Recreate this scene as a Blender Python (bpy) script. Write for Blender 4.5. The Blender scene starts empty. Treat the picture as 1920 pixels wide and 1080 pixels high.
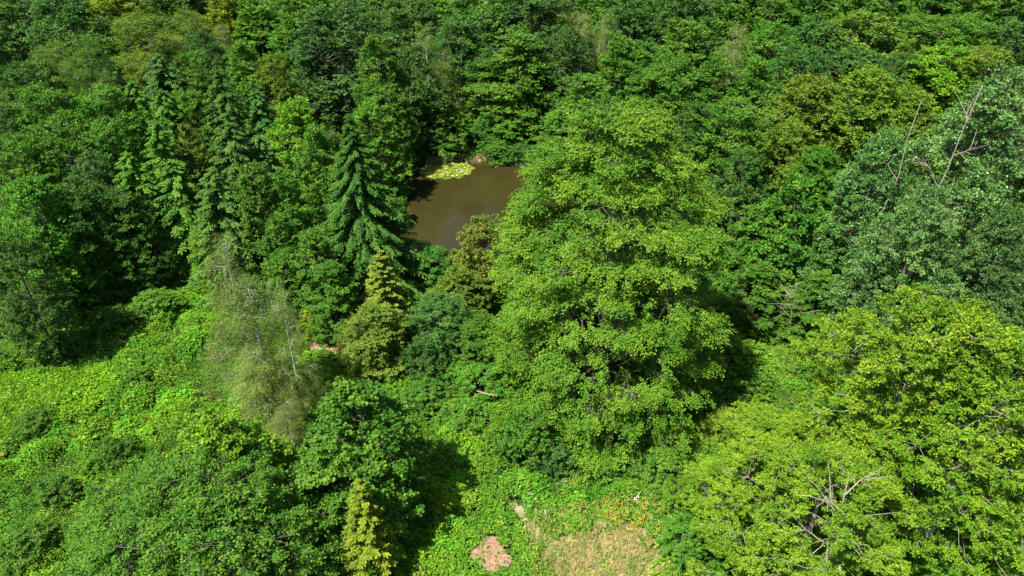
import bpy, math
import numpy as np
from mathutils import Vector, Matrix

sc = bpy.context.scene
# ------------------------------------------------------------------ camera, sky, sun
CAM_H, PITCH, F = 40.0, 33.0, 1370.0           # focal length in pixels of a 1920 wide frame
cam_d = bpy.data.cameras.new('camera'); cam = bpy.data.objects.new('camera', cam_d)
sc.collection.objects.link(cam)
cam.location = (0, 0, CAM_H); cam.rotation_euler = (math.radians(90-PITCH), 0, 0)
cam_d.sensor_width = 36.0; cam_d.lens = 36.0*F/1920.0
cam_d.clip_start = 0.5; cam_d.clip_end = 2000
sc.camera = cam

SUN_EL = math.radians(60); SUN_DIR = Vector((-0.76, -0.65, 0)).normalized()   # towards the sun, on the ground
sd = Vector((SUN_DIR.x*math.cos(SUN_EL), SUN_DIR.y*math.cos(SUN_EL), math.sin(SUN_EL)))
w = bpy.data.worlds.new('World'); sc.world = w; w.use_nodes = True
nt = w.node_tree; bg = nt.nodes['Background']
sky = nt.nodes.new('ShaderNodeTexSky'); sky.sky_type = 'NISHITA'; sky.sun_disc = False
sky.sun_elevation = SUN_EL; sky.sun_rotation = math.atan2(sd.x, sd.y)
nt.links.new(sky.outputs[0], bg.inputs[0]); bg.inputs[1].default_value = 0.068
sl = bpy.data.lights.new('sun', 'SUN'); sl.energy = 4.6; sl.angle = math.radians(0.5); sl.color = (1, 0.95, 0.86)
so = bpy.data.objects.new('sun', sl); sc.collection.objects.link(so)
so.rotation_euler = sd.to_track_quat('Z', 'Y').to_euler(); so.location = (-60, -60, 90)
sc.view_settings.view_transform = 'Standard'; sc.view_settings.look = 'None'
sc.view_settings.gamma = 1.0; sc.view_settings.exposure = 1.3
sc.cycles.max_bounces = 5; sc.cycles.diffuse_bounces = 3; sc.cycles.transmission_bounces = 3
sc.cycles.transparent_max_bounces = 4; sc.cycles.glossy_bounces = 2

# ------------------------------------------------------------------ projection helpers
P = math.radians(PITCH)
def tdep(py): return math.tan(P + math.atan((py-540.0)/F))
def ground_point(px, py, z=0.0):
    Y = (CAM_H-z)/tdep(py)
    return ((px-960.0)/F*(Y*math.cos(P)+(CAM_H-z)*math.sin(P)), Y)
def poly_of(pix, z=0.0): return np.array([ground_point(a, b, z) for a, b in pix])

# ------------------------------------------------------------------ noise
def _h(ix, iy, iz, s):
    n = (ix.astype(np.int64)*73856093) ^ (iy.astype(np.int64)*19349663) ^ (iz.astype(np.int64)*83492791) ^ (s*2654435)
    n = (n ^ (n >> 13))*1274126177 & 0x7fffffff
    n = (n ^ (n >> 16)) & 0xffffff
    return n/float(0xffffff)
def vnoise(p, scale, seed=0):
    p = np.atleast_2d(p).astype(float)
    if p.shape[1] == 2: p = np.concatenate([p, np.zeros((len(p), 1))], 1)
    q = p/scale + 1000.5; i = np.floor(q).astype(int); f = q-i; f = f*f*(3-2*f)
    out = 0
    for dx in (0, 1):
        for dy in (0, 1):
            for dz in (0, 1):
                wgt = (f[:, 0] if dx else 1-f[:, 0])*(f[:, 1] if dy else 1-f[:, 1])*(f[:, 2] if dz else 1-f[:, 2])
                out = out+wgt*_h(i[:, 0]+dx, i[:, 1]+dy, i[:, 2]+dz, seed)
    return out
def fbm(p, scale, seed=0, o=3):
    a = 0; t = 0
    for k in range(o):
        a = a+vnoise(p, scale/2**k, seed+k)*0.5**k; t += 0.5**k
    return a/t
def inside(poly, p):
    x, y = p[:, 0], p[:, 1]; r = np.zeros(len(p), bool); j = len(poly)-1
    for i in range(len(poly)):
        xi, yi = poly[i]; xj, yj = poly[j]
        c = ((yi > y) != (yj > y)) & (x < (xj-xi)*(y-yi)/(yj-yi+1e-12)+xi)
        r ^= c; j = i
    return r
def norm(v): return v/np.maximum(np.linalg.norm(v, axis=-1, keepdims=True), 1e-9)

POND_C = np.array([-5.2, 81.0]); POND_R = np.array([11.8, 13.2])
def pond_d(p):                                     # below 1: inside the pond
    d = (p-POND_C)/POND_R
    a = np.arctan2(d[:, 1], d[:, 0])
    r = np.sqrt((d**2).sum(1))
    return r/(1+0.05*np.sin(3*a+1.0)+0.035*np.sin(5*a+2.0)+0.02*np.sin(11*a))
def terrain(p):
    p = np.atleast_2d(p)
    z = (fbm(p, 22, 5)-0.5)*1.5
    r = pond_d(p)
    k = np.clip((r-1.0)/0.5, 0, 1); k = k*k*(3-2*k)
    z = z*k + 0.02*(1-k)
    return np.where(r < 1.06, 0.02-1.6*np.clip((1.06-r)/0.3, 0, 1), z)
def tz(x, y): return float(terrain(np.array([[x, y]]))[0])

# ------------------------------------------------------------------ mesh helpers
def link(o, parent=None):
    sc.collection.objects.link(o)
    if parent: o.parent = parent
    return o
def raw_mesh(name, verts, faces, mats, k=4, smooth=False, attrs=None):
    me = bpy.data.meshes.new(name)
    verts = np.asarray(verts, np.float32).reshape(-1, 3); faces = np.asarray(faces, np.int32).reshape(-1, k)
    me.vertices.add(len(verts)); me.vertices.foreach_set('co', verts.ravel())
    me.loops.add(faces.size); me.loops.foreach_set('vertex_index', faces.ravel())
    me.polygons.add(len(faces)); me.polygons.foreach_set('loop_start', np.arange(len(faces), dtype=np.int32)*k)
    if attrs:
        for nm, (ty, arr) in attrs.items():
            a = me.attributes.new(nm, ty, 'FACE')
            a.data.foreach_set('value' if ty == 'FLOAT' else 'vector', np.asarray(arr, np.float32).ravel())
    me.update(calc_edges=True)
    me.polygons.foreach_set('use_smooth', np.full(len(faces), smooth))
    me.materials.append(mats)
    return me
def leaves_mesh(name, pos, d, n, size, wid, mat, tint, tip, col=None, fold=0.12):
    d = norm(d); n = n-(n*d).sum(1, keepdims=True)*d; n = norm(n); s = np.cross(n, d)
    size = np.asarray(size).reshape(-1, 1)*np.ones((len(pos), 1))
    a = pos-d*size*.5; c = pos+d*size*.5
    m = pos-d*size*.06+n*size*fold
    b = m+s*size*wid*.5; e = m-s*size*wid*.5
    v = np.stack([a, b, c, e], 1).reshape(-1, 3)
    f = np.arange(len(v)).reshape(-1, 4)
    at = {'tint': ('FLOAT', tint), 'tip': ('FLOAT', tip)}
    if col is not None: at['col'] = ('FLOAT_VECTOR', col)
    return raw_mesh(name, v, f, mat, 4, False, at)
def tubes(Pn, Rn, sides=5):
    """Pn n,M,3 polylines; Rn n,M radii -> verts, quads"""
    n, M, _ = Pn.shape
    T = np.empty_like(Pn); T[:, 1:-1] = Pn[:, 2:]-Pn[:, :-2]; T[:, 0] = Pn[:, 1]-Pn[:, 0]; T[:, -1] = Pn[:, -1]-Pn[:, -2]
    T = norm(T)
    ref = np.where(np.abs(T[:, :1, 2:3]) > .8, np.array([1., 0, 0]), np.array([0, 0, 1.]))*np.ones((n, M, 1))
    U = norm(np.cross(T, ref)); V = np.cross(T, U)
    a = np.arange(sides)/sides*2*np.pi
    v = Pn[:, :, None]+Rn[:, :, None, None]*(U[:, :, None]*np.cos(a)[None, None, :, None]+V[:, :, None]*np.sin(a)[None, None, :, None])
    i = np.arange(n*M*sides).reshape(n, M, sides)
    q = np.stack([i[:, :-1], np.roll(i, -1, 2)[:, :-1], np.roll(i, -1, 2)[:, 1:], i[:, 1:]], -1)
    return v.reshape(-1, 3), q.reshape(-1, 4)
def tube_mesh(name, lists, mat):
    V = []; Q = []; o = 0
    for Pn, Rn, s in lists:
        v, q = tubes(Pn, Rn, s); V.append(v); Q.append(q+o); o += len(v)
    return raw_mesh(name, np.concatenate(V), np.concatenate(Q), mat, 4, True)

# ------------------------------------------------------------------ materials
def newmat(name):
    m = bpy.data.materials.new(name); m.use_nodes = True; m.node_tree.nodes.clear(); return m
def N(m, t, **k):
    n = m.node_tree.nodes.new(t)
    for a, b in k.items(): setattr(n, a, b)
    return n
def L(m, a, b): m.node_tree.links.new(a, b)
def leaf_mat(name, tipcol, tipamt=0.6, source='object', rough=.5, trans=.3, spec=.15, backlight=(1.25, 1.15, .5), var=.5):
    m = newmat(name)
    if source == 'object': src = N(m, 'ShaderNodeObjectInfo').outputs['Color']
    else:
        a = N(m, 'ShaderNodeAttribute', attribute_name='col'); src = a.outputs['Vector']
    tint = N(m, 'ShaderNodeAttribute', attribute_name='tint'); tip = N(m, 'ShaderNodeAttribute', attribute_name='tip')
    mul = N(m, 'ShaderNodeMath', operation='MULTIPLY'); L(m, tip.outputs['Fac'], mul.inputs[0]); mul.inputs[1].default_value = tipamt
    mx = N(m, 'ShaderNodeMix', data_type='RGBA'); L(m, mul.outputs[0], mx.inputs[0]); L(m, src, mx.inputs[6]); mx.inputs[7].default_value = (*tipcol, 1)
    hs = N(m, 'ShaderNodeHueSaturation'); L(m, mx.outputs[2], hs.inputs['Color'])
    mr = N(m, 'ShaderNodeMapRange'); L(m, tint.outputs['Fac'], mr.inputs[0]); mr.inputs[3].default_value = .53; mr.inputs[4].default_value = .47
    L(m, mr.outputs[0], hs.inputs['Hue'])
    mv = N(m, 'ShaderNodeMapRange'); L(m, tint.outputs['Fac'], mv.inputs[0]); mv.inputs[3].default_value = 1-var; mv.inputs[4].default_value = 1+var
    L(m, mv.outputs[0], hs.inputs['Value'])
    p = N(m, 'ShaderNodeBsdfPrincipled'); L(m, hs.outputs[0], p.inputs['Base Color'])
    p.inputs['Roughness'].default_value = rough; p.inputs['Specular IOR Level'].default_value = spec
    t = N(m, 'ShaderNodeBsdfTranslucent')
    bm_ = N(m, 'ShaderNodeMix', data_type='RGBA', blend_type='MULTIPLY'); bm_.inputs[0].default_value = 1
    L(m, hs.outputs[0], bm_.inputs[6]); bm_.inputs[7].default_value = (*backlight, 1); L(m, bm_.outputs[2], t.inputs[0])
    ms = N(m, 'ShaderNodeMixShader'); ms.inputs[0].default_value = trans
    L(m, p.outputs[0], ms.inputs[1]); L(m, t.outputs[0], ms.inputs[2])
    o = N(m, 'ShaderNodeOutputMaterial'); L(m, ms.outputs[0], o.inputs[0])
    return m
def noise_mat(name, c1, c2, scale=1.0, rough=.9, bump=.3, c3=None, detail=6):
    m = newmat(name); tc = N(m, 'ShaderNodeTexCoord')
    n = N(m, 'ShaderNodeTexNoise'); n.inputs['Scale'].default_value = scale; n.inputs['Detail'].default_value = detail; n.inputs['Roughness'].default_value = .65
    L(m, tc.outputs['Object'], n.inputs['Vector'])
    r = N(m, 'ShaderNodeValToRGB'); r.color_ramp.elements[0].position = .32; r.color_ramp.elements[1].position = .68
    r.color_ramp.elements[0].color = (*c1, 1); r.color_ramp.elements[1].color = (*c2, 1)
    if c3 is not None:
        e = r.color_ramp.elements.new(.5); e.color = (*c3, 1)
    L(m, n.outputs['Fac'], r.inputs[0])
    p = N(m, 'ShaderNodeBsdfPrincipled'); L(m, r.outputs[0], p.inputs['Base Color']); p.inputs['Roughness'].default_value = rough
    p.inputs['Specular IOR Level'].default_value = .2
    b = N(m, 'ShaderNodeBump'); b.inputs['Strength'].default_value = bump; b.inputs['Distance'].default_value = .1
    n2 = N(m, 'ShaderNodeTexNoise'); n2.inputs['Scale'].default_value = scale*6; n2.inputs['Detail'].default_value = 5
    L(m, tc.outputs['Object'], n2.inputs['Vector']); L(m, n2.outputs['Fac'], b.inputs['Height']); L(m, b.outputs[0], p.inputs['Normal'])
    o = N(m, 'ShaderNodeOutputMaterial'); L(m, p.outputs[0], o.inputs[0])
    return m
M = {}
M['leaf'] = leaf_mat('broad_leaves', (.10, .20, .02), .5)
M['dark'] = leaf_mat('dark_leaves', (.08, .17, .02), .4, rough=.45, spec=.18, trans=.2)
M['lime'] = leaf_mat('lime_leaves', (.26, .30, .011), .52, trans=.25)
M['oak'] = leaf_mat('oak_leaves', (.28, .35, .012), .5, trans=.25)
M['poplar'] = leaf_mat('poplar_leaves', (.2, .3, .10), .3, rough=.35, spec=.3, trans=.15, var=.6)
M['silver'] = leaf_mat('poplar_leaf_undersides', (.45, .5, .36), .9, rough=.5, trans=.1)
M['birch'] = leaf_mat('birch_leaves', (.20, .215, .05), .3, trans=.3, spec=.15)
M['needle'] = leaf_mat('conifer_needles', (.11, .20, .02), .3, rough=.8, trans=.1)
M['meadow'] = leaf_mat('meadow_leaves', (.2, .30, .02), .25, source='attr', trans=.3, spec=.12, var=.3)
M['bark'] = noise_mat('grey_bark', (.07, .06, .045), (.2, .175, .14), 3, .9, .6)
M['pale'] = noise_mat('pale_lichened_bark', (.18, .16, .12), (.42, .37, .29), 3, .85, .4)
M['birchbark'] = noise_mat('birch_bark', (.25, .22, .18), (.7, .68, .62), 5, .7, .3)
M['moss'] = noise_mat('mossy_bark', (.14, .1, .03), (.26, .2, .06), 3, .9, .5)

# ------------------------------------------------------------------ tree meshes
def shape(kind, t):
    if kind == 'round': return np.sqrt(np.clip(1-((t-.40)/.63)**2, 0.02, 1))
    if kind == 'dome': return np.sqrt(np.clip(1-(t/1.03)**2.2, 0.02, 1))*np.clip(.72+t*1.1, 0, 1)
    if kind == 'egg': return np.clip(1-t, .01, 1)**.45*np.clip(.66+1.5*t, 0, 1)
    if kind == 'skirt': return np.clip(1-t, .01, 1)**.40*np.clip(.97+1.2*t, 0, 1)
    if kind == 'cone': return np.clip(1-t, .01, 1)**.8
    if kind == 'column': return np.clip(1-t, .01, 1)**.4*np.clip(.55+t, 0, 1)*.98
def make_broad(name, seed, H, R, base, prof, nclump, cr, ntw, K, leaf, wid=.8, flat=.5, up=1.0, rnd=.7, droop=0., tw=.6,
               mat='leaf', bark='bark', rough_edge=.35, tiers=0, inner=.35, tuft=.30, limbr=1.):
    r = np.random.default_rng(seed)
    # clump centres
    t = r.random(nclump*6)
    if prof == 'dome': t = t**.62
    t = t[r.random(len(t)) < .25+.75*shape(prof, t)][:nclump]; n = len(t)
    a = (np.arange(n)*2.39996+r.random(n)*.9) % (2*np.pi)
    if tiers:
        ph = 1.6*vnoise(np.stack([np.cos(a), np.sin(a)], 1)+5, .9, seed+3); t = np.clip((np.round(t*tiers+ph+r.normal(0, .10, n))-ph)/tiers+r.normal(0, .006, n), 0, 1)
    dirp = np.stack([np.cos(a), np.sin(a), t*2.2], 1)
    lobe = np.clip(1+2.6*rough_edge*(fbm(dirp*1.0+seed*7.3, .8, seed, 2)-.52), .35, 1.18)
    u = inner+(1-inner)*r.random(n)**(.62 if prof == 'dome' else .45)
    u = np.where(t > .8, u*(.35+.65*r.random(n)**.5), u)
    rr = R*shape(prof, t)*lobe*u
    z = base+(H-base)*t
    zz = z-rr**2/R*(.10 if not tiers else .2)
    c = np.stack([rr*np.cos(a), rr*np.sin(a), np.maximum(zz, .3*cr)], 1)
    axis = np.stack([0*z, 0*z, np.maximum(z-H*.28, base*.5)], 1)
    out = norm(c-axis)
    # twigs
    T = n*ntw
    ci = np.repeat(np.arange(n), ntw)
    nt = max(3, int(round(ntw/4.5)))
    gt = norm(r.normal(size=(n*nt, 3))+np.repeat(out, nt, 0)*.5)*(r.random((n*nt, 1))**.35)
    ti = ci*nt+r.integers(0, nt, T)
    rc = (cr*(.6+.8*r.random(n)))
    off = gt[ti]*rc[ci][:, None]*np.array([1, 1, flat])*1.15+norm(r.normal(size=(T, 3)))*(r.random((T, 1))**.5)*tuft*cr*np.array([1, 1, max(flat, .5)])
    scale_c = rc[ci][:, None]
    tuv = r.random(n*nt)[ti]
    rad = norm(out*np.array([1, 1, .15]))[ci]
    off += rad*scale_c*.25*(r.random((T, 1)))
    off[:, 2] -= (off*rad).sum(1)*.18*(1 if tiers else .4)
    start = c[ci]+off
    hor = r.normal(size=(T, 3))*np.array([1, 1, .45])
    d = norm(rad*.8+hor*.65+out[ci]*.3+norm(off)*.5+np.array([0, 0, -droop]))
    ln = tw*(.6+.8*r.random(T))
    k = (np.arange(K)+.5)/K
    pos = start[:, None]+d[:, None]*(ln[:, None, None]*k[None, :, None])
    pos[:, :, 2] -= droop*ln[:, None]*k[None]**2*.6
    side = norm(np.cross(d, np.array([0, 0, 1.])+r.normal(size=(T, 3))*.3))
    sg = np.where(np.arange(K) % 2, 1., -1.)[None, :, None]
    pos = pos+side[:, None]*sg*leaf*.55+r.normal(size=pos.shape)*leaf*.25
    ld = d[:, None]*.6+side[:, None]*sg*.7+r.normal(size=pos.shape)*.35
    ld[:, :, 2] -= .25
    nm = np.array([0, 0, up])+rad[:, None]*.35+r.normal(size=pos.shape)*rnd
    sz = leaf*(.65+.7*r.random((T, K)))
    cl = r.random(n)
    tint = np.clip(.3*cl[ci][:, None]+.3*tuv[:, None]+.4*r.random((T, K)), 0, 1)
    hf = np.clip((pos[:, :, 2]-base)/(H-base), 0, 1)
    tip = np.clip((r.random((T, K))**1.6)*.55*(.4+.6*k[None])+.55*(u[ci][:, None]-.45)*r.random((T, 1))+.22*hf*cl[ci][:, None], 0, 1)
    crown = leaves_mesh(name+'_crown', pos.reshape(-1, 3), ld.reshape(-1, 3), nm.reshape(-1, 3), sz.ravel(), wid, M[mat],
                        tint.ravel(), tip.ravel())
    # trunk
    zt = np.linspace(-.4, H*.86, 9); wob = np.cumsum(r.normal(0, .05*H/16, (9, 2)), 0); wob -= wob[0]
    tp = np.concatenate([wob, zt[:, None]], 1)[None]; tr = (.019*H*(1-np.linspace(0, 1, 9))**.8+.03)[None]; tr[0, 0] *= 1.3
    trunk = tube_mesh(name+'_trunk', [(tp, tr, 8)], M[bark])
    # main limbs, side limbs from the nearest main limb, twigs
    nb = n; order = r.permutation(n); nm_ = max(6, n//6); mj = order[:nm_]; mi = order[nm_:]
    s0 = np.clip(c[mj, 2]-rr[mj]*.55-.06*H, H*.06, H*.84)
    A = np.stack([np.interp(s0, zt, wob[:, 0]), np.interp(s0, zt, wob[:, 1]), s0], 1); kk = np.linspace(0, 1, 6)[None, :, None]
    Pl = A[:, None]*(1-kk)+c[mj][:, None]*kk
    Pl[:, :, 2] += np.sin(kk[:, :, 0]*np.pi)*rr[mj][:, None]*.10
    Pl[:, 1:-1] += r.normal(size=(nm_, 4, 3))*.06*rr[mj][:, None, None]
    Rl = ((.010+.0035*H*(rr/R)[mj][:, None])*(1-kk[:, :, 0]*.8)*.6*(H/16)**.3+.012)*limbr
    cand = Pl[:, 2:5].reshape(-1, 3)
    dist = ((c[mi][:, None]-cand[None])**2).sum(2); dist += 4*(cand[None, :, 2] > c[mi][:, None, 2])
    B = cand[dist.argmin(1)]
    Ps = B[:, None]*(1-kk)+c[mi][:, None]*kk; ls = np.linalg.norm(c[mi]-B, axis=1)
    Ps[:, :, 2] += np.sin(kk[:, :, 0]*np.pi)*ls[:, None]*.08; Ps[:, 1:-1] += r.normal(size=(len(mi), 4, 3))*.05*ls[:, None, None]
    Rs = (.014+.0016*H*(1-kk[:, :, 0]*.8)*np.ones((len(mi), 1)))*limbr
    pick = r.permutation(T)[:min(T, nb*4)]
    Pt = c[ci[pick]][:, None]*(1-np.linspace(0, 1, 3)[None, :, None])+(start[pick]+d[pick]*ln[pick][:, None]*.5)[:, None]*np.linspace(0, 1, 3)[None, :, None]
    Rt = np.array([[.022, .015, .006]])*np.ones((len(pick), 1))
    limbs = tube_mesh(name+'_branches', [(Pl, Rl, 5), (Ps, Rs, 4), (Pt, Rt, 3)], M[bark])
    return dict(H=H, R=R, parts=[('trunk', trunk), ('branches', limbs), ('crown', crown)])
def make_conifer(name, seed, H, R, nb, nl, nd=.07, hang=.5, base=.04, droop=.45, mat='needle', tierd=0, prof=.85, lat=.34, up=0.):
    r = np.random.default_rng(seed)
    t = base+(1-base)*(np.arange(nb)+r.random(nb)*.9)/nb; t = np.clip(t, 0, .995)
    t = t**.9
    if tierd: t = np.clip(np.round(t*tierd)/tierd+r.normal(0, .007, nb), 0, .99)
    a = np.arange(nb)*2.39996+r.normal(0, .35, nb)
    ln = R*(1-t)**prof*(.78+.4*r.random(nb))+.12
    z0 = t*H
    s = np.linspace(0, 1, nl)
    rad = np.stack([np.cos(a), np.sin(a), 0*a], 1)
    def curve(ss):
        zc = (up*ss-droop*ss**1.3+.25*droop*ss**3)*ln[:, None]
        return rad[:, None]*(ln[:, None]*ss)[:, :, None]+np.stack([0*zc, 0*zc, z0[:, None]+zc], 2)
    # laterals
    B = curve(np.broadcast_to(s*.97+.03, (nb, nl)))
    side = np.stack([-np.sin(a), np.cos(a), 0*a], 1)
    POS = []; DIR = []; NRM = []; SZ = []; TI = []; TP = []
    bt = r.random(nb)
    for sg in (-1, 1):
        ll = lat*ln[:, None]*(1-s[None]*.75)*(.6+.7*r.random((nb, nl)))*np.minimum(1, .25+s[None]*2.2)+.10
        nq = 3
        for q in range(nq):
            f = (q+.5)/nq
            dd = rad[:, None]*.75+side[:, None]*sg*.85+r.normal(size=(nb, nl, 3))*.14
            dd[:, :, 2] -= hang*(.3+f)
            dd = norm(dd)
            p = B+dd*(ll*f)[:, :, None]; p[:, :, 2] -= hang*.35*ll*f*f
            POS.append(p); DIR.append(dd)
            nn = r.normal(size=p.shape)*.5+np.array([0, 0, .9])+rad[:, None]*.3
            NRM.append(nn); SZ.append(np.maximum(ll/nq*1.5, nd*1.6)); TI.append(.55*bt[:, None]+.45*r.random((nb, nl)))
            TP.append(np.clip(f*.5*r.random((nb, nl))+s[None]*.7*r.random((nb, nl)), 0, 1))
    # needles along the branch itself
    p = B.copy(); POS.append(p); DIR.append(np.broadcast_to(rad[:, None], p.shape)+r.normal(size=p.shape)*.2)
    NRM.append(r.normal(size=p.shape)*.3+np.array([0, 0, 1.])); SZ.append(np.full((nb, nl), nd*3)); TI.append(r.random((nb, nl))); TP.append(np.broadcast_to(s, (nb, nl))*.8)
    pos = np.concatenate([x.reshape(-1, 3) for x in POS]); dr = np.concatenate([x.reshape(-1, 3) for x in DIR]); nm = np.concatenate([x.reshape(-1, 3) for x in NRM])
    sz = np.concatenate([x.ravel() for x in SZ]); wd = np.clip(nd*2.2/sz, .15, 1)
    crown = leaves_mesh(name+'_crown', pos, dr, nm, sz, wd[:, None], M[mat], np.concatenate([x.ravel() for x in TI]), np.concatenate([x.ravel() for x in TP]), fold=.0)
    zt = np.linspace(-.4, H*.99, 7); tp = np.stack([0*zt, 0*zt, zt], 1)[None]; tr = (.016*H*(1-np.linspace(0, 1, 7))+.02)[None]
    trunk = tube_mesh(name+'_trunk', [(tp, tr, 8)], M['bark'])
    C = curve(np.broadcast_to(np.linspace(0, 1, 5), (nb, 5)))
    Rr = (.012+.012*ln[:, None]/R*2)*(1-.8*np.linspace(0, 1, 5))[None]
    limbs = tube_mesh(name+'_branches', [(C, Rr, 4)], M['bark'])
    return dict(H=H, R=R, parts=[('trunk', trunk), ('branches', limbs), ('crown', crown)])

PR = {}
PR['round'] = [make_broad('round%d' % i, 10+i, 16, 5, 2.0, 'round', 190, .95, 27, 8, .23, tw=.5, flat=.6, mat='leaf', tuft=.48, inner=.4) for i in range(4)]
PR['tall'] = [make_broad('tall%d' % i, 20+i, 16, 4.6, 1.2, 'egg', 200, .9, 25, 8, .23, tw=.5, flat=.5, mat='leaf', rough_edge=.42, tuft=.45, inner=.4) for i in range(4)]
PR['dark'] = [make_broad('dark%d' % i, 30+i, 16, 5, 2.0, 'round', 200, .9, 27, 8, .22, tw=.45, flat=.65, mat='dark', rough_edge=.38, tuft=.45, inner=.4) for i in range(3)]
PR['tier'] = [make_broad('tier%d' % i, 40+i, 16, 4.8, .8, 'egg', 190, 1.0, 25, 8, .23, tw=.6, flat=.28, up=1.3, rnd=.5, tiers=11, mat='leaf', rough_edge=.40, droop=.15, tuft=.4) for i in range(2)]
PR['birch'] = [make_broad('birch%d' % i, 54+i, 16, 3.8, 2, 'egg', 100, .7, 32, 9, .13, wid=.55, tw=1.3, flat=.8, up=.9, rnd=.9, droop=.9, mat='birch', bark='birchbark', rough_edge=1.15, tuft=.4, inner=.12, limbr=.28) for i in range(3)]
PR['shrub'] = [make_broad('shrub%d' % i, 60+i, 5, 3.2, .2, 'dome', 110, .6, 20, 7, .17, tw=.35, flat=.55, mat='leaf', rough_edge=.7) for i in range(4)]
PR['spruce'] = [make_conifer('spruce%d' % i, 70+i, 16, 4.4, 230, 15, .08, hang=.5, droop=.35, prof=.52) for i in range(2)]
PR['larch'] = [make_broad('larch%d' % i, 80+i, 16, 4.4, 1.2, 'egg', 200, .8, 24, 8, .15, wid=.55, tw=.9, flat=.5, up=.8, rnd=.8, droop=.45, mat='leaf', rough_edge=.5, tuft=.45) for i in range(2)]
PR['bigspruce'] = [make_conifer('bigspruce', 90, 17, 5.6, 400, 30, .055, hang=.9, droop=.62, prof=1.12, lat=.23, tierd=38)]
PR['softcone'] = [make_conifer('softcone', 95, 12, 3.4, 170, 16, .09, hang=.1, droop=.1, up=.25, prof=.75, tierd=16, mat='oak')]
PR['lime'] = [make_broad('lime', 100, 23.2, 11.6, .2, 'skirt', 640, 1.3, 80, 8, .15, tw=.6, flat=.14, up=1.4, rnd=.5, tiers=13, droop=.3, mat='lime', rough_edge=.22, inner=.42, tuft=.25)]
PR['oak'] = [make_broad('oak%d' % i, 110+i, 18, 9, 3, 'dome', 185, 1.05, 88, 8, .15, wid=.85, tw=.40, flat=.5, up=.8, rnd=.8, mat='oak', bark='pale', rough_edge=.85, inner=.42, tuft=.2, limbr=.7) for i in range(2)]
PR['poplar'] = [make_broad('poplar%d' % i, 120+i, 23, 9, 3, 'egg', 280, 1.35, 46, 8, .20, wid=.9, tw=.5, flat=.6, up=.5, rnd=1., mat='poplar', rough_edge=.85, droop=.2, tuft=.26, inner=.3) for i in range(2)]
PR['sallow'] = [make_broad('sallow', 131, 12, 8, .6, 'dome', 460, .95, 36, 7, .16, wid=.7, tw=.4, flat=.6, up=.7, rnd=.8, mat='leaf', rough_edge=.42, tuft=.28, limbr=.5, inner=.2)]
PR['maple'] = [make_broad('maple%d' % i, 140+i, 11, 5, .6, 'egg', 200, .85, 28, 7, .21, wid=.95, tw=.4, flat=.4, up=1., rnd=.6, mat='leaf', rough_edge=.5, limbr=.6) for i in range(2)]

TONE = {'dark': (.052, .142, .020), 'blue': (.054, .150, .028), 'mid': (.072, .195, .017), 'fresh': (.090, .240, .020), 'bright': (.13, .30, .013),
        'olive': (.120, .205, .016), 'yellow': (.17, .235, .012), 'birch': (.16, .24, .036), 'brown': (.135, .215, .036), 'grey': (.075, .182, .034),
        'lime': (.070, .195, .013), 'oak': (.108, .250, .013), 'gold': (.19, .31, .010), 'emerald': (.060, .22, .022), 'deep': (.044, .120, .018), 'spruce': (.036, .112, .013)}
NAMES = {'round': 'broadleaf_tree', 'tall': 'broadleaf_tree', 'dark': 'beech_tree', 'tier': 'alder_tree', 'birch': 'birch_tree', 'shrub': 'shrub',
         'spruce': 'spruce_tree', 'larch': 'larch_tree', 'bigspruce': 'spruce_tree', 'softcone': 'conifer_tree', 'lime': 'lime_tree', 'oak': 'oak_tree',
         'poplar': 'poplar_tree', 'sallow': 'willow_tree', 'maple': 'maple_tree'}
used_labels = set()
rng = np.random.default_rng(4)
counter = {}
def place(kind, x, y, h, rad, tone, label, group=None, rot=None):
    assert label not in used_labels, label
    assert 4 <= len(label.split()) <= 16, label
    used_labels.add(label)
    v = PR[kind]; i = counter.get(kind, 0); counter[kind] = i+1; pr = v[i % len(v)]
    e = bpy.data.objects.new(NAMES[kind], None); link(e)
    e.empty_display_size = .5
    e.location = (x, y, tz(x, y)-.05); e.rotation_euler = (0, 0, rng.random()*6.283 if rot is None else rot)
    e.scale = (rad/pr['R'], rad/pr['R'], h/pr['H'])
    e['label'] = label; e['category'] = 'shrub' if kind == 'shrub' else 'tree'
    if group: e['group'] = group
    c = np.array(TONE[tone] if isinstance(tone, str) else tone)*(.92+.16*rng.random(3))
    for pn, me in pr['parts']:
        o = bpy.data.objects.new(pn, me); link(o, e)
        if pn == 'crown': o.color = (*c, 1)
    return e
def tree(kind, px, py, wpx, h, tone, label, group='trees of the wood', rot=None):
    """px, py: the top of the crown in the photo, wpx: its width, h: metres"""
    Y = (CAM_H-h)/tdep(py)
    X = (px-960.0)/F*(Y*math.cos(P)+(CAM_H-h)*math.sin(P))
    dep = Y*math.cos(P)+(CAM_H-h*.55)*math.sin(P)
    return place(kind, X, Y, h, wpx/F*dep*.5, tone, label, group, rot)
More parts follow.
